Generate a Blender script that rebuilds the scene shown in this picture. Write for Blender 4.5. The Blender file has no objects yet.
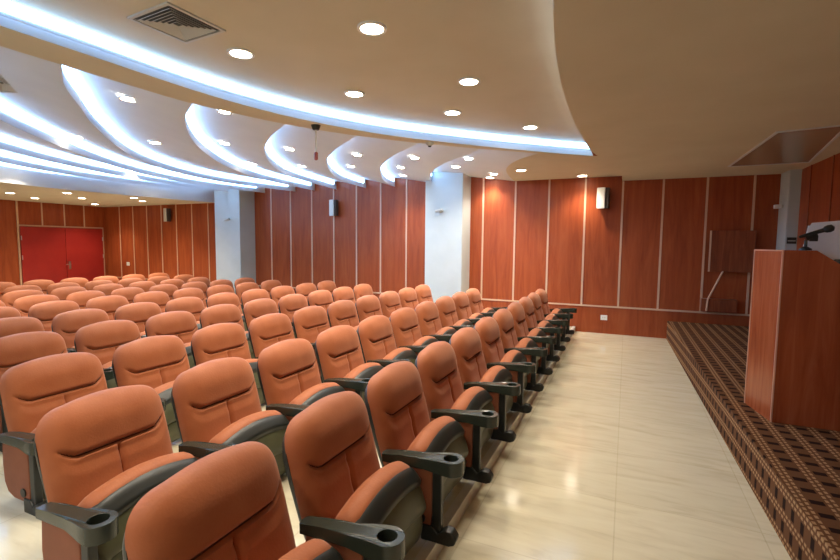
import bpy, bmesh, math, random
from mathutils import Vector, Matrix
from mathutils.geometry import tessellate_polygon
from mathutils.bvhtree import BVHTree

random.seed(4)
SC = bpy.context.scene
COL = SC.collection
pi = math.pi

# ------------------------------------------------------------------ camera, world, exposure
cam_d = bpy.data.cameras.new('camera')
cam_d.sensor_width = 36.0
cam_d.lens = 19.6
cam_d.clip_start = 0.02
cam = bpy.data.objects.new('camera', cam_d)
COL.objects.link(cam)
CR = ((0.911402, 0.411402, 0.009765), (0.041183, -0.067573, -0.996864), (-0.409452, 0.908946, -0.078529))
cam.matrix_world = Matrix((
    (CR[0][0], -CR[1][0], -CR[2][0], 0.0),
    (CR[0][1], -CR[1][1], -CR[2][1], 0.0),
    (CR[0][2], -CR[1][2], -CR[2][2], 1.69),
    (0, 0, 0, 1)))
SC.camera = cam

W = bpy.data.worlds.new('world')
SC.world = W
W.use_nodes = True
W.node_tree.nodes['Background'].inputs[0].default_value = (1.0, 0.90, 0.76, 1)
W.node_tree.nodes['Background'].inputs[1].default_value = 0.16

SC.view_settings.view_transform = 'Standard'
SC.view_settings.look = 'None'
SC.view_settings.exposure = 1.75
SC.view_settings.gamma = 1.0
SC.view_settings.use_curve_mapping = False
LAMP_W = 29.0          # each ceiling downlight
LED_FRONT = 3.0
LED_SCALLOP = 4.2

# ------------------------------------------------------------------ materials
def mat(name, col, rough=0.5, metal=0.0, spec=0.5, coat=0.0):
    m = bpy.data.materials.new(name)
    m.use_nodes = True
    b = m.node_tree.nodes['Principled BSDF']
    b.inputs['Base Color'].default_value = (*col, 1)
    b.inputs['Roughness'].default_value = rough
    b.inputs['Metallic'].default_value = metal
    b.inputs['Specular IOR Level'].default_value = spec
    b.inputs['Coat Weight'].default_value = coat
    return m

def nodes(m):
    return m.node_tree.nodes, m.node_tree.links, m.node_tree.nodes['Principled BSDF']

def ramp(n, stops):
    r = n.new('ShaderNodeValToRGB')
    e = r.color_ramp.elements
    e[0].position, e[0].color = stops[0][0], (*stops[0][1], 1)
    e[1].position, e[1].color = stops[-1][0], (*stops[-1][1], 1)
    for p, c in stops[1:-1]:
        x = e.new(p)
        x.color = (*c, 1)
    return r

def coords(n, l, scale, kind='Object'):
    tc = n.new('ShaderNodeTexCoord')
    mp = n.new('ShaderNodeMapping')
    mp.inputs['Scale'].default_value = scale
    l.new(tc.outputs[kind], mp.inputs['Vector'])
    return mp

def wood(name, a, b, c, rough=0.35, scale=(9, 9, 0.7)):
    m = mat(name, b, rough)
    n, l, p = nodes(m)
    mp = coords(n, l, scale)
    t = n.new('ShaderNodeTexNoise')
    t.inputs['Scale'].default_value = 1.6
    t.inputs['Detail'].default_value = 7
    t.inputs['Roughness'].default_value = 0.62
    t.inputs['Distortion'].default_value = 0.9
    l.new(mp.outputs[0], t.inputs['Vector'])
    r = ramp(n, [(0.28, a), (0.5, b), (0.72, c)])
    l.new(t.outputs['Fac'], r.inputs[0])
    l.new(r.outputs[0], p.inputs['Base Color'])
    p.inputs['Specular IOR Level'].default_value = 0.3
    return m

def mottled(name, a, b, scale=6.0, rough=0.6, bump=0.0, bscale=60):
    m = mat(name, a, rough)
    n, l, p = nodes(m)
    mp = coords(n, l, (1, 1, 1))
    t = n.new('ShaderNodeTexNoise')
    t.inputs['Scale'].default_value = scale
    t.inputs['Detail'].default_value = 4
    l.new(mp.outputs[0], t.inputs['Vector'])
    r = ramp(n, [(0.3, a), (0.7, b)])
    l.new(t.outputs['Fac'], r.inputs[0])
    l.new(r.outputs[0], p.inputs['Base Color'])
    if bump:
        t2 = n.new('ShaderNodeTexNoise')
        t2.inputs['Scale'].default_value = bscale
        t2.inputs['Detail'].default_value = 3
        l.new(mp.outputs[0], t2.inputs['Vector'])
        bp = n.new('ShaderNodeBump')
        bp.inputs['Strength'].default_value = bump
        bp.inputs['Distance'].default_value = 0.004
        l.new(t2.outputs['Fac'], bp.inputs['Height'])
        l.new(bp.outputs[0], p.inputs['Normal'])
    return m

def emit(name, col, s):
    m = bpy.data.materials.new(name)
    m.use_nodes = True
    p = m.node_tree.nodes['Principled BSDF']
    p.inputs['Base Color'].default_value = (0.8, 0.8, 0.8, 1)
    p.inputs['Emission Color'].default_value = (*col, 1)
    p.inputs['Emission Strength'].default_value = s
    return m

def floor_tile():
    m = mat('travertine_tile', (0.6, 0.5, 0.33), 0.13, spec=0.5)
    n, l, p = nodes(m)
    mp = coords(n, l, (0.9, 5.0, 1))
    t = n.new('ShaderNodeTexNoise')
    t.inputs['Scale'].default_value = 2.2
    t.inputs['Detail'].default_value = 6
    t.inputs['Roughness'].default_value = 0.6
    t.inputs['Distortion'].default_value = 0.6
    l.new(mp.outputs[0], t.inputs['Vector'])
    r = ramp(n, [(0.3, (0.60, 0.53, 0.37)), (0.48, (0.69, 0.62, 0.45)), (0.7, (0.73, 0.67, 0.50))])
    l.new(t.outputs['Fac'], r.inputs[0])
    br = n.new('ShaderNodeTexBrick')
    br.offset = 0.0
    br.inputs['Scale'].default_value = 1.0
    br.inputs['Brick Width'].default_value = 0.8
    br.inputs['Row Height'].default_value = 0.8
    br.inputs['Mortar Size'].default_value = 0.004
    br.inputs['Color1'].default_value = (1, 1, 1, 1)
    br.inputs['Color2'].default_value = (0.95, 0.95, 0.95, 1)
    br.inputs['Mortar'].default_value = (0.86, 0.84, 0.80, 1)
    tc = n.new('ShaderNodeTexCoord')
    l.new(tc.outputs['Object'], br.inputs['Vector'])
    mx = n.new('ShaderNodeMixRGB')
    mx.blend_type = 'MULTIPLY'
    mx.inputs[0].default_value = 1.0
    l.new(r.outputs[0], mx.inputs[1])
    l.new(br.outputs[0], mx.inputs[2])
    l.new(mx.outputs[0], p.inputs['Base Color'])
    return m

def carpet():
    m = mat('patterned_carpet', (0.1, 0.04, 0.02), 0.95, spec=0.1)
    n, l, p = nodes(m)
    tc = n.new('ShaderNodeTexCoord')
    sp = n.new('ShaderNodeSeparateXYZ')
    l.new(tc.outputs['Object'], sp.inputs[0])

    def M(op, a, b=None, c=None):
        x = n.new('ShaderNodeMath')
        x.operation = op
        for i, v in enumerate((a, b, c)):
            if v is None:
                continue
            if isinstance(v, (int, float)):
                x.inputs[i].default_value = v
            else:
                l.new(v, x.inputs[i])
        return x.outputs[0]
    u = M('SUBTRACT', sp.outputs['X'], sp.outputs['Z'])
    v = sp.outputs['Y']
    P = 0.135
    fu = M('FRACT', M('DIVIDE', M('ADD', u, 20), P))
    fv = M('FRACT', M('DIVIDE', M('ADD', v, 20), P))
    # rows of short tan dashes running along the stage, two abreast
    su = M('FRACT', M('DIVIDE', M('ADD', u, 20), P))
    band1 = M('LESS_THAN', M('ABSOLUTE', M('SUBTRACT', su, 0.38)), 0.06)
    band2 = M('LESS_THAN', M('ABSOLUTE', M('SUBTRACT', su, 0.60)), 0.06)
    dash = M('LESS_THAN', M('FRACT', M('DIVIDE', M('ADD', v, 20), P / 3.0)), 0.62)
    dash2 = M('LESS_THAN', M('FRACT', M('ADD', M('DIVIDE', M('ADD', v, 20), P / 3.0), 0.5)), 0.62)
    tan = M('MAXIMUM', M('MULTIPLY', band1, dash), M('MULTIPLY', band2, dash2))
    cross = M('LESS_THAN', M('ABSOLUTE', M('SUBTRACT', fv, 0.5)), 0.17)
    cross = M('MULTIPLY', cross, M('GREATER_THAN', M('ABSOLUTE', M('SUBTRACT', fu, 0.49)), 0.26))
    base = n.new('ShaderNodeMixRGB')
    base.inputs[1].default_value = (0.14, 0.058, 0.024, 1)
    base.inputs[2].default_value = (0.020, 0.008, 0.005, 1)
    l.new(cross, base.inputs[0])
    mix = n.new('ShaderNodeMixRGB')
    l.new(tan, mix.inputs[0])
    l.new(base.outputs[0], mix.inputs[1])
    mix.inputs[2].default_value = (0.40, 0.23, 0.11, 1)
    l.new(mix.outputs[0], p.inputs['Base Color'])
    t2 = n.new('ShaderNodeTexNoise')
    t2.inputs['Scale'].default_value = 220
    l.new(tc.outputs['Object'], t2.inputs['Vector'])
    bp = n.new('ShaderNodeBump')
    bp.inputs['Strength'].default_value = 0.5
    bp.inputs['Distance'].default_value = 0.004
    l.new(t2.outputs['Fac'], bp.inputs['Height'])
    l.new(bp.outputs[0], p.inputs['Normal'])
    return m

M_floor = floor_tile()
M_kerb = mottled('pale_kerb_tile', (0.55, 0.52, 0.44), (0.66, 0.63, 0.54), 8, 0.3)
M_carpet = carpet()
M_wood = wood('cherry_wall_veneer', (0.235, 0.040, 0.011), (0.31, 0.062, 0.017), (0.37, 0.088, 0.026), 0.42, (5, 5, 0.5))
M_lect = wood('lectern_veneer', (0.26, 0.050, 0.016), (0.35, 0.078, 0.026), (0.42, 0.11, 0.04), 0.2)
M_dark_wood = wood('dark_board_veneer', (0.15, 0.035, 0.014), (0.22, 0.055, 0.022), (0.30, 0.085, 0.034))
M_strip = mat('beige_joint_strip', (0.60, 0.38, 0.25), 0.4)
M_paint = mottled('ceiling_paint', (0.60, 0.62, 0.66), (0.64, 0.66, 0.70), 2, 0.75)
M_beige = mottled('beige_ceiling_paint', (0.57, 0.50, 0.37), (0.61, 0.54, 0.41), 2, 0.75)
M_pillar = mottled('pillar_paint', (0.46, 0.50, 0.50), (0.50, 0.54, 0.54), 3, 0.5)
M_gloss = mat('glossy_ceiling_panel', (0.36, 0.29, 0.22), 0.12, spec=0.6)
M_fabric = mottled('rust_upholstery', (0.365, 0.100, 0.032), (0.42, 0.128, 0.046), 7, 0.6, 0.25, 90)
M_fabric.node_tree.nodes['Principled BSDF'].inputs['Sheen Weight'].default_value = 0.3
M_fabric.node_tree.nodes['Principled BSDF'].inputs['Sheen Tint'].default_value = (1.0, 0.72, 0.58, 1)
M_fabric.node_tree.nodes['Principled BSDF'].inputs['Specular IOR Level'].default_value = 0.3
M_seam = mat('seam_crease_shade', (0.10, 0.028, 0.012), 0.8)  # dark line paints the shade lying in the seam crease
M_olive = mottled('olive_seat_plastic', (0.075, 0.075, 0.038), (0.10, 0.098, 0.05), 9, 0.42)
M_black = mat('black_plastic', (0.018, 0.019, 0.016), 0.38)
M_arm = mat('dark_green_black_armrest', (0.030, 0.036, 0.026), 0.26)
M_cup = mat('cup_hole_black', (0.004, 0.004, 0.004), 0.6)
M_panel = mottled('shaded_side_panel', (0.22, 0.065, 0.028), (0.28, 0.085, 0.036), 8, 0.6)  # orange panels darkened: the shade under the armrests is put into the colour
M_door = mottled('red_door_paint', (0.29, 0.014, 0.012), (0.35, 0.022, 0.016), 2.5, 0.35)
M_steel = mat('brushed_steel', (0.62, 0.60, 0.57), 0.3, 1.0)
M_white = mat('white_plastic', (0.78, 0.77, 0.74), 0.4)
M_paper = mat('white_paper', (0.88, 0.88, 0.92), 0.8)
M_spk = mat('wall_speaker_shell', (0.62, 0.60, 0.54), 0.5)
M_spk_side = mat('speaker_dark_side', (0.05, 0.035, 0.028), 0.6)
M_vent = mat('vent_metal', (0.52, 0.51, 0.47), 0.45)
M_ventdark = mat('vent_dark', (0.10, 0.10, 0.095), 0.8)
M_bulb = emit('downlight_lens', (1.0, 0.90, 0.70), 14.0)
M_led_f = emit('led_strip_front', (0.30, 0.58, 1.0), LED_FRONT)
M_led_s = emit('led_strip_scallop', (0.30, 0.58, 1.0), LED_SCALLOP)

# ------------------------------------------------------------------ mesh helpers
def link(name, bm, m, parent=None, smooth=False, bevel=0.0, angle=35):
    bmesh.ops.recalc_face_normals(bm, faces=bm.faces)
    me = bpy.data.meshes.new(name)
    bm.to_mesh(me)
    bm.free()
    for x in (m if isinstance(m, (list, tuple)) else [m]):
        me.materials.append(x)
    if smooth:
        for p in me.polygons:
            p.use_smooth = True
        try:
            me.set_sharp_from_angle(angle=math.radians(angle))
        except Exception:
            pass
    o = bpy.data.objects.new(name, me)
    COL.objects.link(o)
    if parent:
        o.parent = parent
    if bevel:
        b = o.modifiers.new('bevel', 'BEVEL')
        b.width = bevel
        b.segments = 2
        b.limit_method = 'ANGLE'
    return o

def struct(o):
    o['kind'] = 'structure'
    return o

def tag(o, label, cat, group=None, kind=None):
    o['label'] = label
    o['category'] = cat
    if group:
        o['group'] = group
    if kind:
        o['kind'] = kind
    return o

def empty(name, loc, rz=0.0):
    o = bpy.data.objects.new(name, None)
    o.empty_display_size = 0.1
    COL.objects.link(o)
    o.location = loc
    o.rotation_euler = (0, 0, rz)
    return o

def box(bm, x0, x1, y0, y1, z0, z1, mtx=None):
    vs = [bm.verts.new((x, y, z)) for x in (x0, x1) for y in (y0, y1) for z in (z0, z1)]
    for f in ((0, 1, 3, 2), (4, 6, 7, 5), (0, 4, 5, 1), (2, 3, 7, 6), (0, 2, 6, 4), (1, 5, 7, 3)):
        bm.faces.new([vs[i] for i in f])
    if mtx is not None:
        bmesh.ops.transform(bm, matrix=mtx, verts=vs)
    return vs

def boxbm(*a):
    bm = bmesh.new()
    box(bm, *a)
    return bm

def prism(bm, pts, a, b, axis='z', holes=()):
    """extrude a plan outline between a and b along axis"""
    def P(p, h):
        if axis == 'z':
            return (p[0], p[1], h)
        if axis == 'y':
            return (p[0], h, p[1])
        return (h, p[0], p[1])
    loops = [list(pts)] + [list(h) for h in holes]
    flat = [p for lp in loops for p in lp]
    lo = [bm.verts.new(P(p, a)) for p in flat]
    hi = [bm.verts.new(P(p, b)) for p in flat]
    tri = tessellate_polygon([[Vector((p[0], p[1], 0)) for p in lp] for lp in loops])
    for t in tri:
        for vs in (lo, hi):
            try:
                bm.faces.new([vs[i] for i in t])
            except ValueError:
                pass
    k = 0
    for lp in loops:
        n = len(lp)
        for i in range(n):
            j = (i + 1) % n
            bm.faces.new((lo[k + i], lo[k + j], hi[k + j], hi[k + i]))
        k += n
    return lo + hi

def tube(bm, pts, r, seg=10, caps=True):
    pts = [Vector(p) for p in pts]
    rs = r if isinstance(r, (list, tuple)) else [r] * len(pts)
    rings = []
    for i, p in enumerate(pts):
        d = (pts[min(i + 1, len(pts) - 1)] - pts[max(i - 1, 0)]).normalized()
        up = Vector((0, 0, 1)) if abs(d.z) < 0.95 else Vector((1, 0, 0))
        a = d.cross(up).normalized()
        b = d.cross(a).normalized()
        rings.append([bm.verts.new(p + (a * math.cos(2 * pi * k / seg) + b * math.sin(2 * pi * k / seg)) * rs[i]) for k in range(seg)])
    for q in range(len(rings) - 1):
        for k in range(seg):
            bm.faces.new((rings[q][k], rings[q][(k + 1) % seg], rings[q + 1][(k + 1) % seg], rings[q + 1][k]))
    if caps:
        bm.faces.new(rings[0][::-1])
        bm.faces.new(rings[-1])

def resample(pts, n, smooth=True):
    """Catmull-Rom through the points, then n points equally spaced"""
    P = [Vector((p[0], p[1], 0)) for p in pts]
    fine = []
    for i in range(len(P) - 1):
        p0 = P[i - 1] if i > 0 else P[i] * 2 - P[i + 1]
        p3 = P[i + 2] if i + 2 < len(P) else P[i + 1] * 2 - P[i]
        p1, p2 = P[i], P[i + 1]
        for k in range(12):
            t = k / 12
            fine.append(0.5 * ((2 * p1) + (p2 - p0) * t + (2 * p0 - 5 * p1 + 4 * p2 - p3) * t * t + (3 * p1 - p0 - 3 * p2 + p3) * t ** 3))
    fine.append(P[-1])
    L = [0]
    for a, b in zip(fine, fine[1:]):
        L.append(L[-1] + (b - a).length)
    out = []
    j = 0
    for k in range(n):
        s = L[-1] * k / (n - 1)
        while j < len(L) - 2 and L[j + 1] < s:
            j += 1
        t = (s - L[j]) / max(1e-9, L[j + 1] - L[j])
        q = fine[j].lerp(fine[j + 1], min(1, max(0, t)))
        out.append((q.x, q.y))
    return out

def ribbon(bm, pts, z0, z1):
    lo = [bm.verts.new((p[0], p[1], z0)) for p in pts]
    hi = [bm.verts.new((p[0], p[1], z1)) for p in pts]
    for i in range(len(pts) - 1):
        bm.faces.new((lo[i], lo[i + 1], hi[i + 1], hi[i]))

def flat(bm, pts, z):
    vs = [bm.verts.new((p[0], p[1], z)) for p in pts]
    for t in tessellate_polygon([[Vector((p[0], p[1], 0)) for p in pts]]):
        bm.faces.new([vs[i] for i in t])

def offset(pts, d):
    """shift a plan polyline sideways (to its left for d > 0)"""
    out = []
    for i, p in enumerate(pts):
        a = Vector(pts[max(i - 1, 0)])
        b = Vector(pts[min(i + 1, len(pts) - 1)])
        t = (b - a).normalized()
        out.append((p[0] - t.y * d, p[1] + t.x * d))
    return out

# ------------------------------------------------------------------ room shell
WY = 9.43            # panelled side wall
LX = -15.5           # wall with the red doors
RX = 2.42            # wall behind the stage
NEAR = -3.0
struct(link('floor', boxbm(LX - 0.2, RX + 0.2, NEAR, WY + 0.2, -0.2, 0.0), M_floor))

def plat_z(x):
    return 0.09 + (x + 0.87) * 0.0095

bm = bmesh.new()
XF, XB = -0.87, -12.6
prism(bm, [(XF, -0.15), (XF, plat_z(XF)), (XB, max(0.002, plat_z(XB))), (XB, -0.15)], 0.2, WY - 0.001, 'y')
struct(link('floor_riser', bm, M_floor))
struct(link('trim_kerb', boxbm(XF - 0.05, XF + 0.004, 0.2, WY - 0.002, 0.0, 0.093), M_kerb))

struct(link('wall_far', boxbm(LX - 0.2, RX + 0.2, WY, WY + 0.2, -0.2, 3.7), M_wood))
struct(link('wall_door_side', boxbm(LX - 0.2, LX, NEAR, WY, -0.2, 3.7), M_wood))
struct(link('wall_stage_side', boxbm(RX, RX + 0.2, NEAR, WY, -0.2, 3.7), M_wood))

NT = [0]
def trim(x0, x1, y0, y1, z0, z1, m=None):
    NT[0] += 1
    return struct(link('trim_%d' % NT[0], boxbm(x0, x1, y0, y1, z0, z1), m or M_strip))

def vstrip(x, z0, z1, w=0.034):
    trim(x - w / 2, x + w / 2, WY - 0.012, WY + 0.01, z0, z1)

# joint strips and dado rail of the panelled wall
for x in (-2.80, -2.12, -1.45, -0.77, -0.11, 0.56, 1.24, 1.92):
    vstrip(x, 0.54, 3.3)
for x in (-8.55, -7.91, -7.24, -6.58, -5.93, -5.27, -4.60):
    vstrip(x, 0.54, 3.3)
for x in (-14.75, -14.1, -13.45, -12.8, -12.15, -11.5, -10.85, -10.2):
    vstrip(x, 0.54, 2.79, 0.028)
trim(-3.08, 2.27, WY - 0.014, WY + 0.01, 0.51, 0.54)
trim(-9.12, -3.91, WY - 0.014, WY + 0.01, 0.51, 0.54)
trim(LX, -10.0, WY - 0.014, WY + 0.01, 0.51, 0.54)
for y in (8.55, 7.75, 6.95, 6.15, 5.35):
    trim(RX - 0.012, RX + 0.01, y - 0.012, y + 0.012, 0.33, 2.95, M_dark_wood)

def pillar(label, x0, x1, y0):
    o = link('pillar', boxbm(x0, x1, y0, WY + 0.05, 0.0, 3.45), M_pillar, bevel=0.012)
    return struct(tag(o, label, 'pillar'))
pillar('pale painted square pillar nearer the stage on the panelled wall', -3.91, -3.08, 8.91)
pillar('pale painted square pillar nearer the red doors on the panelled wall', -10.0, -9.12, 8.9)
pillar('narrow bluish pillar in the corner behind the lectern', 2.27, 2.5, 8.97)

# double red doors, frame, panel strips above
def doorleaf(n, y0, y1, hy, hinges):
    e = struct(empty('door_%d' % n, (LX + 0.02, (y0 + y1) / 2, 0)))
    bm = bmesh.new()
    box(bm, 0, 0.045, y0 - (y0 + y1) / 2, y1 - (y0 + y1) / 2, 0.01, 2.07)
    link('door_leaf', bm, M_door, e, bevel=0.004)
    yc = (y0 + y1) / 2
    if hy is not None:
        bm = bmesh.new()
        box(bm, 0.045, 0.055, hy - yc - 0.028, hy - yc + 0.028, 0.82, 1.06)
        link('handle_plate', bm, M_steel, e)
        bm = bmesh.new()
        tube(bm, [(0.055, hy - yc, 0.97), (0.105, hy - yc, 0.97), (0.11, hy - yc - 0.02, 0.97), (0.11, hy - yc - 0.13, 0.97)], 0.011)
        link('handle', bm, M_steel, e, True)
    for z in hinges:
        s = -1 if hy is None or hy > yc else 1
        bm = bmesh.new()
        yy = (y0 - yc + 0.012) if n == 1 else (y1 - yc - 0.012)
        tube(bm, [(0.05, yy, z - 0.06), (0.05, yy, z + 0.06)], 0.012)
        link('hinge', bm, M_steel, e, True)
    return e
doorleaf(1, 7.10, 8.215, None, (0.3, 1.2, 1.75))
doorleaf(2, 8.225, 9.30, 8.30, (0.3, 1.2, 1.75))
trim(LX - 0.01, LX + 0.03, 7.05, 7.09, 0.0, 2.79)
trim(LX - 0.01, LX + 0.03, 9.31, 9.35, 0.0, 2.12)
trim(LX - 0.01, LX + 0.03, 7.09, 9.35, 2.08, 2.12)
for y in (7.67, 8.25, 8.80):
    trim(LX - 0.01, LX + 0.014, y - 0.016, y + 0.016, 2.12, 2.79)
for y in (6.45, 5.85, 5.25):
    trim(LX - 0.01, LX + 0.014, y - 0.016, y + 0.016, 0.0, 2.79)

# ------------------------------------------------------------------ stage
bm = bmesh.new()
def stage_x(y):
    return 0.725 + 0.0245 * (9.5 - y)
prism(bm, [(stage_x(WY), WY - 0.001), (stage_x(NEAR), NEAR), (RX - 0.001, NEAR), (RX - 0.001, WY - 0.001)], -0.1, 0.33, 'z')
struct(tag(link('stage', bm, M_carpet, bevel=0.012), 'low stage covered in brown dashed carpet', 'stage'))

# ------------------------------------------------------------------ ceiling
Z0, ZS, ZR, ZT, ZB = 2.99, 2.90, 3.17, 3.19, 2.78
cove = resample([(-3.56, NEAR), (-3.56, 0), (-3.54, 1.4), (-3.5, 2.1), (-3.46, 2.8), (-3.37, 3.38), (-3.16, 4.05), (-2.74, 4.85), (-2.21, 5.52), (-1.61, 6.17), (-0.98, 6.78), (-0.50, 7.2)], 64)
sofe = resample([(0.9, NEAR), (0.4, -1.6), (0.0, 0.0), (-0.24, 1.3), (-0.385, 2.43), (-0.47, 3.19), (-0.52, 4.2), (-0.51, 5.4), (-0.45, 6.5), (-0.27, 7.18), (-0.13, 7.69)], 48)
bando = resample([(-3.9, NEAR), (-3.9, 0.0), (-3.9, 1.5), (-3.88, 2.1), (-3.84, 2.7), (-3.78, 3.2), (-3.48, 4.08), (-3.1, 4.75), (-2.6, 5.38), (-1.9, 6.1), (-1.2, 6.72), (-0.75, 7.1)], 64)
CE = bmesh.new()
# front recess top and its edge against the stage soffit
def paint_from(k):
    CE.faces.ensure_lookup_table()
    for f_ in CE.faces[k:]:
        f_.material_index = 1
flat(CE, cove + sofe[::-1], ZR)
paint_from(0)
cove_back = offset(cove, 0.05)
for i in range(len(cove) - 1):
    CE.faces.new([CE.verts.new(c) for c in ((*cove[i], Z0), (*cove[i + 1], Z0), (*cove_back[i + 1], 3.07), (*cove_back[i], 3.07))])
    CE.faces.new([CE.verts.new((*c, ZR)) for c in (cove[i], cove[i + 1], cove_back[i + 1], cove_back[i])])
ribbon(CE, cove_back, 3.07, ZR + 0.01)
nf_ = len(CE.faces)
# flat band beyond the front cove
flat(CE, cove + bando[::-1], Z0)
ribbon(CE, bando, Z0, 3.45)
# stage soffit
flat(CE, sofe + [(-0.13, WY), (RX, WY), (RX, NEAR)], ZS)
ribbon(CE, sofe + [(-0.13, WY)], ZS, ZR + 0.02)
paint_from(nf_)
# scalloped coves, from the rear soffit to the front
rear = [(-3.9, -2.6), (-6, -1.3), (-8.4, 0.9), (-9.9, 2.7), (-10.7, 4.3), (-11.0, 5.5), (-10.95, 6.6), (-10.75, 8), (-10.5, WY)]
arcs_raw = [
    rear,
    [(-3.9, -0.9), (-5.4, 0.0), (-7.1, 1.3), (-8.5, 2.65), (-9.5, 4.0), (-10.1, 5.3), (-10.28, 6.6), (-10.2, 8), (-10.0, WY)],
    [(-3.9, 0.1), (-5.0, 0.75), (-6.3, 1.7), (-7.45, 2.75), (-8.3, 3.75), (-9.05, 5.15), (-9.5, 6.7), (-9.6, 8), (-9.4, WY)],
    [(-3.9, 1.1), (-4.6, 1.5), (-5.5, 2.1), (-6.25, 2.75), (-6.85, 3.4), (-7.55, 4.25), (-8.3, 5.35), (-8.8, 6.5), (-9.0, 7.8), (-8.75, WY)],
    [(-3.88, 2.1), (-4.36, 2.37), (-4.9, 2.79), (-5.7, 3.43), (-6.9, 4.6), (-7.65, 5.75), (-8.0, 6.8), (-8.05, 7.95), (-7.75, WY)],
    [(-3.79, 3.15), (-4.3, 3.48), (-4.97, 4.08), (-5.66, 4.88), (-6.42, 6.07), (-6.92, 7.45), (-7.15, WY)],
    [(-3.48, 4.08), (-4.2, 4.6), (-4.95, 5.35), (-5.65, 6.35), (-6.15, 7.5), (-6.5, WY)],
    [(-3.05, 4.85), (-3.78, 5.45), (-4.5, 6.25), (-5.15, 7.35), (-5.5, 8.3), (-5.67, WY)],
    [(-2.5, 5.5), (-3.15, 6.06), (-3.76, 6.77), (-4.3, 7.7), (-4.7, 8.6), (-4.9, WY)],
    [(-1.85, 6.15), (-2.5, 6.75), (-3.05, 7.4), (-3.5, 8.2), (-3.75, 8.85), (-3.8, WY)],
    [(-1.2, 6.72), (-1.6, 7.15), (-1.92, 7.8), (-2.08, 8.6), (-2.15, WY)],
]
arcs = [resample(a, 40) for a in arcs_raw]
for i in range(len(arcs) - 1):
    A, B = arcs[i], arcs[i + 1]
    NSEG = 5
    rows_ = []
    for k in range(NSEG + 1):
        t = k / NSEG
        zz = ZT + (Z0 - ZT) * (t ** 1.25)
        rows_.append([CE.verts.new((a[0] + (b[0] - a[0]) * t, a[1] + (b[1] - a[1]) * t, zz)) for a, b in zip(A, B)])
    for k in range(NSEG):
        for j in range(len(A) - 1):
            CE.faces.new((rows_[k][j], rows_[k][j + 1], rows_[k + 1][j + 1], rows_[k + 1][j]))
    ribbon(CE, A, Z0 if i else ZB, ZT + 0.01)
nf_ = len(CE.faces)
# flat low ceiling right of the last scallop
last = arcs[-1]
flat(CE, last + [(-0.13, WY), (-0.13, 7.69), (-0.27, 7.18), (-0.5, 7.2), (-0.75, 7.1)], Z0)
# low soffit in front of the door wall
flat(CE, arcs[0] + [(LX, WY), (LX, NEAR), (-3.9, NEAR)], ZB)
paint_from(nf_)
BV = BVHTree.FromBMesh(CE)
ceil_o = struct(link('ceiling', CE, [M_paint, M_beige], smooth=True, angle=30))
struct(link('ceiling_light_block', boxbm(LX - 0.2, RX + 0.2, NEAR, WY + 0.2, 3.7, 3.8), M_paint))  # unseen lid added above the ceiling to block world light

def ceil_at(x, y):
    h = BV.ray_cast(Vector((x, y, 2.2)), Vector((0, 0, 1)))
    return h[0].z, h[1]

# glossy access panel let into the stage soffit, with its frame
e = empty('ceiling_access_panel', (1.78, 7.1, ZS))
tag(e, 'glossy brown panel let into the low ceiling above the stage', 'ceiling panel')
bm = bmesh.new()
pp = [(-0.42, 1.16), (-0.38, -1.08), (0.14, -1.18), (0.50, 1.13)]
prism(bm, pp, -0.004, 0.012)
link('panel', bm, M_gloss, e)
bm = bmesh.new()
out_ = [(-0.45, 1.19), (-0.41, -1.11), (0.17, -1.21), (0.53, 1.16)]
prism(bm, out_, -0.010, 0.010, 'z', [pp])
link('frame', bm, M_paint, e)

# LED strips
def led(pts, z0, z1, off, m, label, group):
    bm = bmesh.new()
    cut = [i for i, c in enumerate(pts) if (c[1] > 8.85 and (-10.05 < c[0] < -9.05 or -3.96 < c[0] < -3.03)) or c[1] > WY - 0.03]
    if cut:
        pts = pts[:cut[0]]
    p1 = offset(pts, off)
    p2 = offset(pts, off + 0.008)
    n = len(p1)
    ring = []
    for a, b in zip(p1, p2):
        ring.append([bm.verts.new((*a, z0)), bm.verts.new((*a, z1)), bm.verts.new((*b, z1)), bm.verts.new((*b, z0))])
    for i in range(n - 1):
        for k in range(4):
            bm.faces.new((ring[i][k], ring[i][(k + 1) % 4], ring[i + 1][(k + 1) % 4], ring[i + 1][k]))
    bm.faces.new(ring[0])
    bm.faces.new(ring[-1])
    tag(link('led_strip', bm, m), label, 'light strip', group)
led(cove, 3.10, 3.168, 0.038, M_led_f, 'long cool white LED strip along the large front ceiling cove', 'cove light strips')
M_led_e = emit('led_strip_stage_edge', (0.75, 0.88, 1.0), 1.0)
led([c for c in sofe if c[1] > 1.2], 3.07, 3.10, 0.004, M_led_e, 'soft white LED strip tucked behind the curved edge of the stage ceiling', 'cove light strips')
ordn = ['first', 'second', 'third', 'fourth', 'fifth', 'sixth', 'seventh', 'eighth', 'ninth', 'tenth', 'eleventh', 'twelfth', 'thirteenth']
for i in range(len(arcs) - 1):
    led(arcs[i], 3.095, 3.175, -0.012, M_led_s, 'cool white LED strip in the %s scalloped ceiling cove from the red doors' % ordn[i], 'cove light strips')

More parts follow.
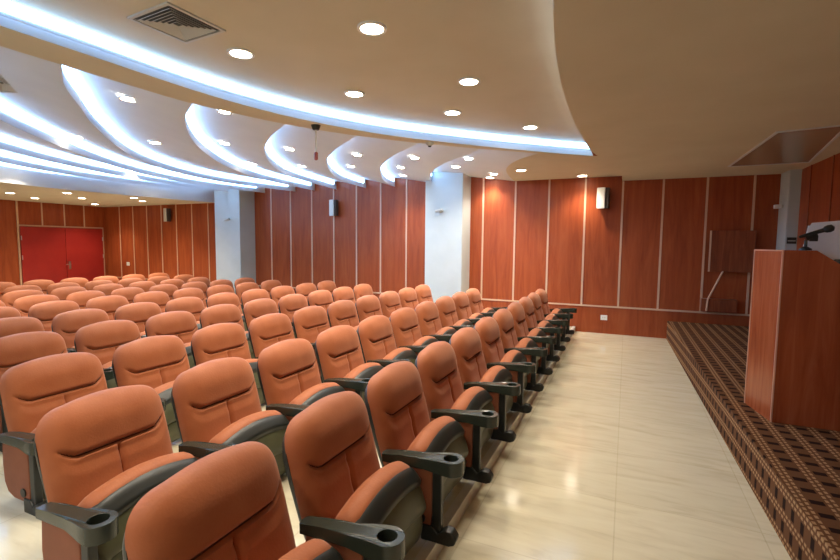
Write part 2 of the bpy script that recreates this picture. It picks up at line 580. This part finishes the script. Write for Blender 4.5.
# downlights
def downlight(x, y, label, group, power, r=0.080):
    z, nrm = ceil_at(x, y)
    e = empty('downlight', (x, y, z))
    tag(e, label, 'ceiling light', group)
    if nrm.z > 0:
        nrm = -nrm
    q = nrm.to_track_quat('-Z', 'Y')
    e.rotation_mode = 'QUATERNION'
    e.rotation_quaternion = q
    bm = bmesh.new()
    c = [(math.cos(a) * r * 1.28, math.sin(a) * r * 1.28) for a in [2 * pi * k / 24 for k in range(24)]]
    h = [(math.cos(a) * r, math.sin(a) * r) for a in [2 * pi * k / 24 for k in range(24)]]
    prism(bm, c, -0.012, 0.004, 'z', [h])
    link('trim_ring', bm, M_white, e)
    bm = bmesh.new()
    prism(bm, h, -0.008, 0.0)
    link('lens', bm, M_bulb, e)
    ld = bpy.data.lights.new('lamp', 'SPOT')
    ld.energy = power
    ld.color = (1.0, 0.90, 0.74)
    ld.spot_size = math.radians(120)
    ld.spot_blend = 0.9
    ld.shadow_soft_size = 0.08
    lo = bpy.data.objects.new('lamp', ld)
    COL.objects.link(lo)
    lo.parent = e
    lo.location = (0, 0, -0.05)
    lo['kind'] = 'structure'
RAW = [
    # front recess
    (-1.66, 2.84), (-2.82, 2.80), (-2.52, 3.97), (-1.37, 4.08), (-1.85, 4.95), (-1.17, 5.92), (-1.9, 1.6), (-1.9, 0.0), (-1.2, -1.6), (-2.8, -1.2),  # last few are unseen lamps, added to light the room
    # scallops
    (-4.60, 3.09), (-4.06, 3.81), (-7.11, 4.01), (-6.32, 4.61), (-5.40, 5.04), (-4.75, 5.69), (-5.60, 7.04), (-6.33, 6.53), (-3.94, 6.34),
    (-4.73, 7.37), (-3.20, 6.90), (-3.91, 7.81), (-4.33, 8.75), (-2.44, 7.39), (-2.96, 8.17), (-2.35, 8.60), (-1.73, 8.07), (-2.6, 9.2), (-0.81, 9.1),
    (-8.2, 3.0), (-9.3, 3.0), (-8.3, 6.6), (-9.4, 6.3), (-10.55, 5.0), (-10.35, 7.6),  # last pair added to brighten the dark rear rows
    # soffit by the doors
    (-13.06, 5.85), (-13.97, 6.78), (-11.72, 6.32), (-12.73, 7.20), (-14.46, 8.53), (-11.3, 7.60), (-12.0, 8.3)]
def inside(p, poly):
    c = False
    for i in range(len(poly)):
        a, b = poly[i - 1], poly[i]
        if (a[1] > p[1]) != (b[1] > p[1]) and p[0] < (b[0] - a[0]) * (p[1] - a[1]) / (b[1] - a[1]) + a[0]:
            c = not c
    return c
zones = {'the large front ceiling recess': cove + sofe[::-1]}
for i in range(len(arcs) - 1):
    zones['the %s scalloped cove from the red doors' % ordn[i]] = arcs[i] + arcs[i + 1][::-1]
zones['the flat ceiling by the stage'] = last + [(-0.13, WY), (-0.13, 7.69), (-0.27, 7.18), (-0.5, 7.2), (-0.75, 7.1)]
zones['the low soffit by the red doors'] = arcs[0] + [(LX, WY), (LX, NEAR), (-3.9, NEAR)]
for zn, poly in zones.items():
    mine = sorted([p for p in RAW if inside(p, poly)], key=lambda p: p[1])
    for k, p in enumerate(mine):
        if len(mine) == 1:
            w = 'the only one in ' + zn
        elif k == len(mine) - 1:
            w = 'the farthest one in ' + zn
        elif k == 0:
            w = 'the nearest one in ' + zn
        else:
            w = '%s nearest in %s' % (ordn[k], zn)
        downlight(p[0], p[1], 'round recessed warm downlight, ' + w, 'downlights in ' + zn, LAMP_W * (1.3 if 'soffit' in zn else 2.2 if p[0] < -6.8 else 1.0))

# ------------------------------------------------------------------ auditorium chairs
CW = 0.708            # spacing of the chairs in a row
def cushion_bm(L=0.572, HW=0.318, T=0.095, r=0.165):
    bm = bmesh.new()
    nv, ns = 64, 48
    def hw(v):
        w = HW - 0.010 * max(0.0, 1 - v / 0.30)
        if v > L - r:
            t = (v - (L - r)) / r
            w = HW - r * 0.92 + r * 0.92 * max(0.0, 1 - t ** 2.4) ** (1 / 2.4)
        w -= 0.014 * v / L
        return w
    def seam_v(q):
        return 0.300 + 0.10 * max(0.0, (abs(q) - 0.62) / 0.4) ** 1.3
    grid = []
    for i in range(nv + 1):
        t = i / nv
        v = L * (1 - (1 - t) ** 1.25)
        v = min(v, L - 0.0008)
        row = []
        w = hw(v)
        for j in range(ns + 1):
            q = -math.cos(pi * j / ns) * 0.5 + (2 * j / ns - 1) * 0.5
            ev = max(0.0, 1 - abs((v - L * 0.5) / (L * 0.5)) ** 7) ** 0.5
            es = max(0.0, 1 - abs(q) ** 5) ** 0.5
            d = T * ev * es
            d += 0.022 * math.exp(-((v - 0.43) / 0.09) ** 2) * (1 - q * q) * es
            d -= 0.016 * math.exp(-((v - 0.14) / 0.09) ** 2) * (1 - q * q) * es
            k = es * ev
            if abs(q) < 0.90:
                f = min(1.0, (0.90 - abs(q)) / 0.12)
                h = v - seam_v(q)
                d -= 0.030 * f * k * math.exp(-(h / 0.010) ** 2)
                d -= 0.012 * f * k * max(0.0, 1 - abs(h + 0.04) / 0.05)
            if v < 0.29:
                d -= 0.020 * k * math.exp(-(q * w / 0.009) ** 2)
            arch = 0.020 * (q * q) * max(0.0, (v - 0.30) / (L - 0.30)) ** 2
            row.append(bm.verts.new((d, q * w, v - arch)))
        grid.append(row)
    for i in range(nv):
        for j in range(ns):
            bm.faces.new((grid[i][j], grid[i][j + 1], grid[i + 1][j + 1], grid[i + 1][j]))
    rim = [g[0] for g in grid] + grid[-1][1:] + [g[-1] for g in grid[-2::-1]] + grid[0][-2:0:-1]
    bm.faces.new(rim)
    return bm, hw, seam_v

def place_back(bm, dx=0.0):
    # backrest frame: foot at x -0.41, top leaning back
    a = math.atan2(0.155, 0.52)
    m = Matrix.Translation((-0.425 + dx, 0, 0.275)) @ Matrix.Rotation(-a, 4, 'Y')
    bmesh.ops.transform(bm, matrix=m, verts=bm.verts)
    return bm

def back_shell_bm():
    bm, hw, sv = bmesh.new(), None, None
    L, HW, r, D = 0.545, 0.312, 0.18, 0.055
    nv, ns = 24, 18
    grid = []
    for i in range(nv + 1):
        t = i / nv
        v = min(L * (1 - (1 - t) ** 1.4), L - 0.001)
        w = HW - 0.012 * max(0.0, 1 - v / 0.30)
        if v > L - r:
            tt = (v - (L - r)) / r
            w = HW - r * 0.92 + r * 0.92 * max(0.0, 1 - tt ** 2.3) ** (1 / 2.3)
        row = []
        for j in range(ns + 1):
            q = -math.cos(pi * j / ns)
            ev = max(0.0, 1 - abs((v - L * 0.5) / (L * 0.5)) ** 6) ** 0.5
            es = max(0.0, 1 - abs(q) ** 4) ** 0.5
            arch = 0.020 * (q * q) * max(0.0, (v - 0.30) / (L - 0.30)) ** 2
            row.append(bm.verts.new((-D * ev * es, q * w, v - arch)))
        grid.append(row)
    for i in range(nv):
        for j in range(ns):
            bm.faces.new((grid[i][j], grid[i][j + 1], grid[i + 1][j + 1], grid[i + 1][j]))
    fr = {}
    rim = [g[0] for g in grid] + grid[-1][1:] + [g[-1] for g in grid[-2::-1]] + grid[0][-2:0:-1]
    f = [bm.verts.new((0.014, v.co.y, v.co.z)) for v in rim]
    n = len(rim)
    for i in range(n):
        bm.faces.new((rim[i], rim[(i + 1) % n], f[(i + 1) % n], f[i]))
    bm.faces.new(f)
    return bm

def loft(profile, half, arch=0.045, K=16, end=0.62):
    """profile in x,z swept across the seat width, arched and rounded at both ends"""
    bm = bmesh.new()
    cx = sum(p[0] for p in profile) / len(profile)
    cz = sum(p[1] for p in profile) / len(profile)
    rings = []
    for k in range(K + 1):
        q = -math.cos(pi * k / K) * 0.6 + (2 * k / K - 1) * 0.4
        s = 1.0
        if abs(q) > 0.82:
            s = end + (1 - end) * math.sqrt(max(0, 1 - ((abs(q) - 0.82) / 0.18) ** 2))
        dz = -arch * q * q
        rings.append([bm.verts.new((cx + (p[0] - cx) * s, q * half, cz + (p[1] - cz) * s + dz)) for p in profile])
    n = len(profile)
    for a, b in zip(rings, rings[1:]):
        for i in range(n):
            bm.faces.new((a[i], a[(i + 1) % n], b[(i + 1) % n], b[i]))
    bm.faces.new(rings[0])
    bm.faces.new(rings[-1][::-1])
    return bm

def smooth_profile(pts, n=26):
    c = pts + [pts[0]]
    P = [Vector((p[0], p[1], 0)) for p in pts]
    N = len(P)
    out = []
    per = max(2, n // N)
    for i in range(N):
        p0, p1, p2, p3 = P[i - 1], P[i], P[(i + 1) % N], P[(i + 2) % N]
        for k in range(per):
            t = k / per
            q = 0.5 * ((2 * p1) + (p2 - p0) * t + (2 * p0 - 5 * p1 + 4 * p2 - p3) * t * t + (3 * p1 - p0 - 3 * p2 + p3) * t ** 3)
            out.append((q.x, q.y))
    return out

DXC = 0.25            # the chair's own origin lies under the seat, this far behind the cup hole
def shift(bm, dy=0.0):
    bmesh.ops.translate(bm, vec=(DXC, dy, 0), verts=bm.verts)
    return bm

def arm_parts(root, y):
    def out(n=14):
        p = [(-0.40, -0.030), (-0.41, 0.0), (-0.40, 0.030), (-0.30, 0.034), (-0.18, 0.040), (-0.09, 0.052), (-0.04, 0.061)]
        for k in range(13):
            a = pi / 2 - pi * k / 12
            p.append((0.005 + 0.066 * math.cos(a), 0.066 * math.sin(a)))
        p += [(-0.04, -0.061), (-0.09, -0.052), (-0.18, -0.040), (-0.30, -0.034)]
        return p
    hole = [(0.040 * math.cos(2 * pi * k / 20), 0.040 * math.sin(2 * pi * k / 20)) for k in range(20)]
    bm = bmesh.new()
    prism(bm, out(), 0.0, 1.0, 'z', [hole])
    for v in bm.verts:
        x = v.co.x
        t = min(1, max(0, (x + 0.25) / 0.25))
        t = t * t * (3 - 2 * t)
        top = 0.452 + 0.024 * t - 0.02 * max(0, (-0.28 - x) / 0.13)
        th = 0.045 + 0.030 * t
        v.co.z = top if v.co.z > 0.5 else top - th
    a = link('armrest', shift(bm, y), M_arm, root, True, bevel=0.006, angle=50)
    bm = bmesh.new()
    prism(bm, [(p[0] * 0.99, p[1] * 0.99) for p in hole], 0.402, 0.425)
    link('cup_holder', shift(bm, y), M_cup, a)
    bm = bmesh.new()
    box(bm, -0.098, -0.045, -0.020, 0.020, 0.0, 0.42)
    link('post', shift(bm, y), M_black, root, bevel=0.006)
    bm = bmesh.new()
    pr = [(-0.375, 0.41), (-0.385, 0.24), (-0.375, 0.14), (-0.34, 0.085), (-0.28, 0.062), (-0.15, 0.062), (-0.106, 0.085), (-0.099, 0.15), (-0.099, 0.41)]
    prism(bm, pr, -0.022, 0.022, 'y')
    sp = link('side_panel', shift(bm, y), M_panel, root, bevel=0.006)
    bm = bmesh.new()
    tube(bm, [(-0.16, -0.030, 0.12), (-0.16, 0.030, 0.12)], 0.026, 16)
    link('bolt_cap', shift(bm, y), M_black, sp, True)
    bm = bmesh.new()
    prism(bm, [(-0.16, 0.0), (0.0, 0.0), (0.035, 0.015), (0.045, 0.05), (0.02, 0.082), (-0.02, 0.086), (-0.06, 0.06), (-0.09, 0.09), (-0.16, 0.09)], -0.03, 0.03, 'y')
    link('foot', shift(bm, y), M_black, root, bevel=0.008)

def make_chair():
    root = empty('auditorium_chair', (0, 0, 0))
    bm, hw, sv = cushion_bm()
    bk = link('backrest', shift(place_back(bm, 0.012)), M_fabric, root, True, angle=60)
    for side in (0, 1):
        bm = bmesh.new()
        if side == 0:
            pts_ = [(0.070 - 0.028 * max(0, abs(s_) - 0.5), s_ * hw(0.3), sv(s_)) for s_ in [-0.84 + 1.68 * k / 20 for k in range(21)]]
        else:
            pts_ = [(0.050 + 0.012 * k / 6, 0.0, 0.10 + 0.19 * k / 6) for k in range(7)]
        tube(bm, pts_, 0.0035, 6)
        link('seam', shift(place_back(bm, 0.012)), M_seam, bk, True)
    link('back_shell', shift(place_back(back_shell_bm())), M_black, root, True, angle=50)
    c1 = smooth_profile([(-0.34, 0.30), (-0.32, 0.43), (-0.275, 0.488), (-0.225, 0.492), (-0.185, 0.462), (-0.20, 0.38), (-0.25, 0.27)], 28)
    link('seat_cushion', shift(loft(c1, 0.290, 0.055)), M_fabric, root, True, angle=50)
    c2 = smooth_profile([(-0.225, 0.468), (-0.185, 0.470), (-0.148, 0.436), (-0.130, 0.400), (-0.17, 0.33), (-0.23, 0.38)], 24)
    link('seat_rim', shift(loft(c2, 0.292, 0.055)), M_black, root, True, angle=50)
    c3 = smooth_profile([(a_ - 0.022, b_) for a_, b_ in [(-0.150, 0.425), (-0.118, 0.385), (-0.090, 0.320), (-0.078, 0.255), (-0.12, 0.22), (-0.19, 0.30), (-0.20, 0.38)]], 28)
    sh = link('seat_shell', shift(loft(c3, 0.288, 0.050)), M_olive, root, True, angle=50)
    c4 = smooth_profile([(a_ - 0.045, b_ - 0.012) for a_, b_ in [(-0.100, 0.268), (-0.075, 0.215), (-0.072, 0.145), (-0.095, 0.075), (-0.15, 0.045), (-0.23, 0.10), (-0.19, 0.22)]], 28)
    link('seat_underside', shift(loft(c4, 0.284, 0.030)), M_olive, root, True, angle=50)
    bm = bmesh.new()
    tube(bm, [(-0.24, -0.335, 0.19), (-0.24, 0.335, 0.19)], 0.016, 10)
    link('hinge_bar', shift(bm), M_black, root)
    arm_parts(root, CW / 2)
    return root

def copy_chair(src):
    r = src.copy()
    COL.objects.link(r)
    for ch in src.children:
        c = ch.copy()
        COL.objects.link(c)
        c.parent = r
        for g in ch.children:
            d = g.copy()
            COL.objects.link(d)
            d.parent = c
    return r

def pix(p):
    d = Vector(p) - Vector((0, 0, 1.69))
    c = [sum(CR[i][k] * d[k] for k in range(3)) for i in range(3)]
    if c[2] < 0.1:
        return None
    return 420 + 457.3 * c[0] / c[2], 280 + 457.3 * c[1] / c[2]

chair0 = make_chair()
used = [False]
first_end = [None]
words = ordn
# cup line x, centre y of a seat, last seat not past this y, near end of the row (seats in front of it left out)
ROWS = [
    (-0.80, 1.136, 11, True), (-1.93, 1.45, 10, True), (-3.06, 1.80, 10, True), (-4.22, 1.46, 10, False), (-5.38, 1.86, 10, False),
    (-6.62, 2.22, 9, False), (-7.72, 2.55, 9, False), (-8.85, 2.9, 8, False), (-10.0, 3.42, 8, False), (-11.15, 4.25, 7, False)]
for ri, (cx, y0, n, near) in enumerate(ROWS):
    row = words[ri] if ri else 'front'
    seats = []
    for k in range(n):
        y = y0 + CW * k
        z = plat_z(cx - 0.3)
        seats.append((y, z))
    for k, (y, z) in enumerate(seats):
        if not used[0]:
            o = chair0
        else:
            o = copy_chair(chair0)
        used[0] = True
        o.location = (cx - DXC - 0.0009 * (y - 1.5) ** 2, y, max(0.002, z) + 0.0005)
        m = n - k
        pl = pix((cx - 0.5, y + 0.25, z + 0.78))
        seen = pl is not None and pl[0] > 2 and pl[1] < 560
        if k == 0 and near:
            pos = 'at the near end of the %s row' % row
        elif m == 1:
            pos = 'at the panelled-wall end of the %s row' % row
        elif m <= n // 2 or not near:
            pos = '%s from the panelled-wall end of the %s row' % (words[m - 1], row)
        else:
            pos = '%s from the near end of the %s row' % (words[k], row)
        tag(o, 'rust-orange auditorium chair with tipped-up seat, ' + pos, 'chair', 'auditorium chairs in the %s row' % row)
        if k == 0 and near:
            first_end.append(o)
for o in first_end[1:]:
    arm_parts(o, -CW / 2)

# ------------------------------------------------------------------ lectern and what stands on it
lec = empty('lectern', (1.08, 4.30, 0.33), 0.0)
tag(lec, 'tall reddish wooden lectern with sloping top on the carpeted stage', 'lectern')
LH, LWD, LDP = 1.34, 0.44, 0.62
side = [(0.0, 0.0), (LDP, 0.0), (LDP, LH - 0.29), (0.205, LH), (0.0, LH)]
bm = bmesh.new()
prism(bm, side, 0.0, 0.022, 'y')
link('side_panel', bm, M_lect, lec, bevel=0.003)
bm = bmesh.new()
prism(bm, side, LWD - 0.022, LWD, 'y')
link('side_panel', bm, M_lect, lec, bevel=0.003)
link('front_panel', boxbm(0.0, 0.022, 0.022, LWD - 0.022, 0.0, LH), M_lect, lec)
bm = bmesh.new()
prism(bm, [(0.022, LH - 0.022), (0.022, LH), (0.205, LH), (LDP, LH - 0.29), (LDP, LH - 0.312), (0.20, LH - 0.022)], 0.022, LWD - 0.022, 'y')
link('top', bm, M_lect, lec)
link('shelf', boxbm(0.022, LDP - 0.02, 0.022, LWD - 0.022, 0.60, 0.622), M_lect, lec)
bm = bmesh.new()
box(bm, -0.004, 0.006, -0.004, 0.006, 0.0, LH + 0.002)
box(bm, -0.004, 0.006, LWD - 0.006, LWD + 0.004, 0.0, LH + 0.002)
box(bm, -0.004, 0.006, 0.006, LWD - 0.006, LH - 0.008, LH + 0.002)
link('edge_banding', bm, mat('pale_edge_banding', (0.62, 0.30, 0.18), 0.4), lec)
link('plinth', boxbm(0.03, LDP - 0.03, 0.025, LWD - 0.025, 0.0, 0.06), M_dark_wood, lec)

for o in lec.children:       # the front board stands slightly askew to the sides
    for v in o.data.vertices:
        v.co.x -= 0.19 * v.co.y * (1 - v.co.x / LDP)
LT = Matrix.Translation((1.08, 4.30, 0.33))
# microphone on its small stand
e = empty('microphone', LT @ Vector((0.19, 0.20, LH + 0.0005)), 0.0)
tag(e, 'black microphone in a clip on a short stand on the lectern', 'microphone')
bm = bmesh.new()
tube(bm, [(0, 0, 0), (0, 0, 0.012), (0, 0, 0.03)], [0.042, 0.040, 0.012], 18)
link('base', bm, M_black, e, True)
bm = bmesh.new()
tube(bm, [(0, 0, 0.02), (0, 0, 0.075), (0.012, 0, 0.10)], 0.011)
link('stem', bm, M_black, e, True)
bm = bmesh.new()
tube(bm, [(-0.005, 0, 0.092), (0.065, 0, 0.120)], 0.021)
box(bm, 0.02, 0.07, -0.014, 0.014, 0.07, 0.105)
link('clip', bm, M_black, e, True)
bm = bmesh.new()
tube(bm, [(-0.045, 0, 0.101), (-0.03, 0, 0.107), (0.11, 0, 0.158)], [0.008, 0.012, 0.017], 12)
link('handle', bm, M_black, e, True)
bm = bmesh.new()
tube(bm, [(0.106, 0, 0.1565), (0.116, 0, 0.160), (0.135, 0, 0.167), (0.155, 0, 0.1745), (0.166, 0, 0.1785)], [0.018, 0.026, 0.030, 0.026, 0.010], 14)
link('head', bm, M_black, e, True)
# white folder propped on the slope, dark pad lying in front of it
sl = math.atan2(0.29, LDP - 0.205)
e = empty('open_folder', LT @ Vector((0.235, 0.29, LH - 0.0145)), 0.0)
tag(e, 'large white sheet of papers propped up behind the microphone on the lectern', 'papers')
bm = bmesh.new()
mt = Matrix.Rotation(math.radians(-8), 4, 'X')
prism(bm, [(-0.03, 0.02), (0.30, -0.195), (0.40, -0.02), (0.40, 0.270), (0.02, 0.235), (-0.01, 0.17)], 0.0, 0.006, 'y')
bmesh.ops.transform(bm, matrix=mt, verts=bm.verts)
link('front_sheet', bm, M_paper, e)
bm = bmesh.new()
prism(bm, [(-0.03, 0.03), (0.0, 0.0), (0.40, 0.0), (0.40, 0.255), (0.0, 0.215)], 0.012, 0.02, 'y')
bmesh.ops.transform(bm, matrix=mt, verts=bm.verts)
link('back_sheet', bm, M_paper, e)
e = empty('dark_binder', LT @ Vector((0.45, 0.08, LH - 0.29 * 0.59)), 0.0)
tag(e, 'dark binder lying on the slope of the lectern, at the right edge of the photo', 'binder')
bm = bmesh.new()
box(bm, -0.10, 0.12, 0.0, 0.26, 0.004, 0.06)
bmesh.ops.transform(bm, matrix=Matrix.Rotation(sl, 4, 'Y'), verts=bm.verts)
link('cover', bm, M_black, e, bevel=0.004)

# ------------------------------------------------------------------ folding board on the wall behind the stage
e = empty('folding_wall_board', (1.60, WY, 0.54))
tag(e, 'square wooden board on a diagonal strut over a small wall box', 'folding board')
bm = bmesh.new()
box(bm, -0.27, 0.37, -0.11, -0.075, 0.72, 1.43)
b_ = link('board', bm, M_dark_wood, e, bevel=0.004)
link('board_edge', boxbm(-0.292, -0.27, -0.112, -0.073, 0.72, 1.43), M_strip, b_)
link('bracket', boxbm(0.0, 0.10, -0.075, -0.001, 1.0, 1.2), M_dark_wood, e)
bm = bmesh.new()
tube(bm, [(-0.075, -0.10, 0.73), (-0.275, -0.12, 0.235)], 0.016, 8)
tube(bm, [(-0.275, -0.12, 0.235), (-0.285, -0.12, 0.03)], 0.016, 8)
link('strut', bm, M_strip, e)
bm = bmesh.new()
box(bm, -0.37, 0.16, -0.115, -0.016, 0.02, 0.245)
link('box', bm, M_dark_wood, e, bevel=0.006)

# ------------------------------------------------------------------ small fittings
def wall_speaker(x, z, label):
    e = empty('wall_speaker', (x, WY, z))
    tag(e, label, 'speaker', 'wall speakers')
    m = Matrix.Translation((0, -0.12, 0)) @ Matrix.Rotation(math.radians(-14), 4, 'Z')
    bm = bmesh.new()
    box(bm, -0.07, 0.13, -0.02, 0.07, -0.19, 0.19, m)
    link('cabinet', bm, M_spk_side, e, bevel=0.008)
    bm = bmesh.new()
    box(bm, -0.08, 0.075, -0.050, -0.0195, -0.195, 0.195, m)
    link('grille', bm, M_spk, e, bevel=0.014)
    bm = bmesh.new()
    box(bm, 0.0, 0.05, -0.07, -0.002, -0.04, 0.04)
    link('bracket', bm, M_black, e)
wall_speaker(-12.42, 2.47, 'small wall speaker on the panelling nearest the red doors')
wall_speaker(-6.53, 2.54, 'small wall speaker on the panelling between the two pale pillars')
wall_speaker(-0.47, 2.58, 'small wall speaker on the panelling nearest the stage')

def outlet(x, z, label, w=0.06):
    e = empty('wall_outlet', (x, WY, z))
    tag(e, label, 'outlet')
    link('plate', boxbm(-w, w, -0.010, -0.001, -w * 0.8, w * 0.8), M_white, e, bevel=0.003)
    bm = bmesh.new()
    box(bm, -w * 0.45, -w * 0.15, -0.0125, -0.0095, -w * 0.2, w * 0.2)
    box(bm, w * 0.15, w * 0.45, -0.0125, -0.0095, -w * 0.2, w * 0.2)
    link('socket', bm, M_vent, e)
outlet(-0.35, 0.31, 'white wall outlet low on the wooden plinth near the stage')
outlet(-14.42, 0.97, 'small white wall switch plate beside the red doors', 0.07)

def sensor(x, y, z, label):
    e = empty('pillar_sensor', (x, y, z))
    tag(e, label, 'sensor')
    bm = bmesh.new()
    tube(bm, [(0, -0.001, 0), (0, -0.05, 0.0)], 0.022)
    link('mount', bm, M_vent, e, True)
    bm = bmesh.new()
    tube(bm, [(-0.075, -0.07, -0.012), (0.075, -0.055, 0.012)], 0.030, 12)
    link('body', bm, M_vent, e, True)
sensor(-3.57, 8.91, 2.38, 'small grey sensor on the pale pillar nearer the stage')
sensor(-9.5, 8.9, 2.28, 'small grey sensor on the pale pillar nearer the red doors')
e = empty('pillar_sensor', (2.27, 9.2, 2.35))
tag(e, 'small white sensor on the narrow corner pillar behind the stage', 'sensor')
link('mount', boxbm(-0.03, -0.001, -0.02, 0.02, -0.02, 0.02), M_vent, e)
link('body', boxbm(-0.12, -0.03, -0.05, 0.05, -0.03, 0.03), M_white, e, bevel=0.01)
e = empty('pillar_vent', (2.36, 8.97, 1.80))
tag(e, 'small dark grille on the corner pillar behind the lectern', 'vent')
link('frame', boxbm(-0.07, 0.05, -0.012, -0.001, -0.05, 0.05), M_black, e)
link('slats', boxbm(-0.06, 0.04, -0.016, -0.012, -0.012, 0.004), M_vent, e)

# four-way ceiling diffusers
def diffuser(x, y, z, half, rz, label):
    e = empty('ceiling_vent', (x, y, z), rz)
    tag(e, label, 'vent')
    sq = lambda s: [(-s, -s), (s, -s), (s, s), (-s, s)]
    bm = bmesh.new()
    prism(bm, sq(half), -0.012, 0.0, 'z', [sq(half * 0.90)])
    link('frame', bm, M_vent, e)
    link('duct', boxbm(-half * 0.9, half * 0.9, -half * 0.9, half * 0.9, -0.002, 0.0), M_ventdark, e)
    k = half * 0.80
    while k > half * 0.12:
        bm = bmesh.new()
        a, b = sq(k), sq(k - half * 0.062)
        lo = [bm.verts.new((*p, -0.012)) for p in a]
        hi = [bm.verts.new((*p, -0.003)) for p in b]
        for i in range(4):
            j = (i + 1) % 4
            bm.faces.new((lo[i], lo[j], hi[j], hi[i]))
        o = link('slat', bm, M_vent, e)
        so = o.modifiers.new('thick', 'SOLIDIFY')
        so.thickness = 0.003
        k -= half * 0.125
diffuser(-2.85, 2.27, ZR, 0.215, math.radians(-4), 'square slatted air vent in the front ceiling recess beside the cove light')
zz, _ = ceil_at(-5.30, 2.36)
e2 = None
if zz:
    diffuser(-5.30, 2.36, zz, 0.26, 0.35, 'dark slatted air vent in the scalloped ceiling at the left edge')

# microphone hanging from the ceiling band
zh, _ = ceil_at(-3.17, 4.22)
zh = Z0
e = empty('hanging_microphone', (-3.2, 4.25, Z0))
tag(e, 'thin microphone rod hanging below the ceiling band of the front cove', 'hanging microphone')
bm = bmesh.new()
tube(bm, [(0, 0, 0), (0, 0, -0.05)], [0.055, 0.035], 16)
link('ceiling_mount', bm, M_black, e, True)
bm = bmesh.new()
tube(bm, [(0, 0, -0.045), (0, 0, -0.30)], 0.010, 8)
link('rod', bm, M_vent, e, True)
bm = bmesh.new()
tube(bm, [(0, 0, -0.29), (0, 0, -0.30), (0, 0, -0.37), (0, 0, -0.38)], [0.012, 0.022, 0.022, 0.012], 12)
link('capsule', bm, mat('dark_red_plastic', (0.25, 0.05, 0.04), 0.5), e, True)
e = empty('smoke_detector', (-2.36, 5.50, Z0))
tag(e, 'small dark round detector on the ceiling band beyond the front cove', 'detector')
bm = bmesh.new()
tube(bm, [(0, 0, 0), (0, 0, -0.02), (0, 0, -0.045)], [0.06, 0.055, 0.03], 18)
link('body', bm, M_vent, e, True)
bm = bmesh.new()
tube(bm, [(0, 0, -0.04), (0, 0, -0.058)], 0.02, 12)
link('sensor_eye', bm, M_black, e, True)
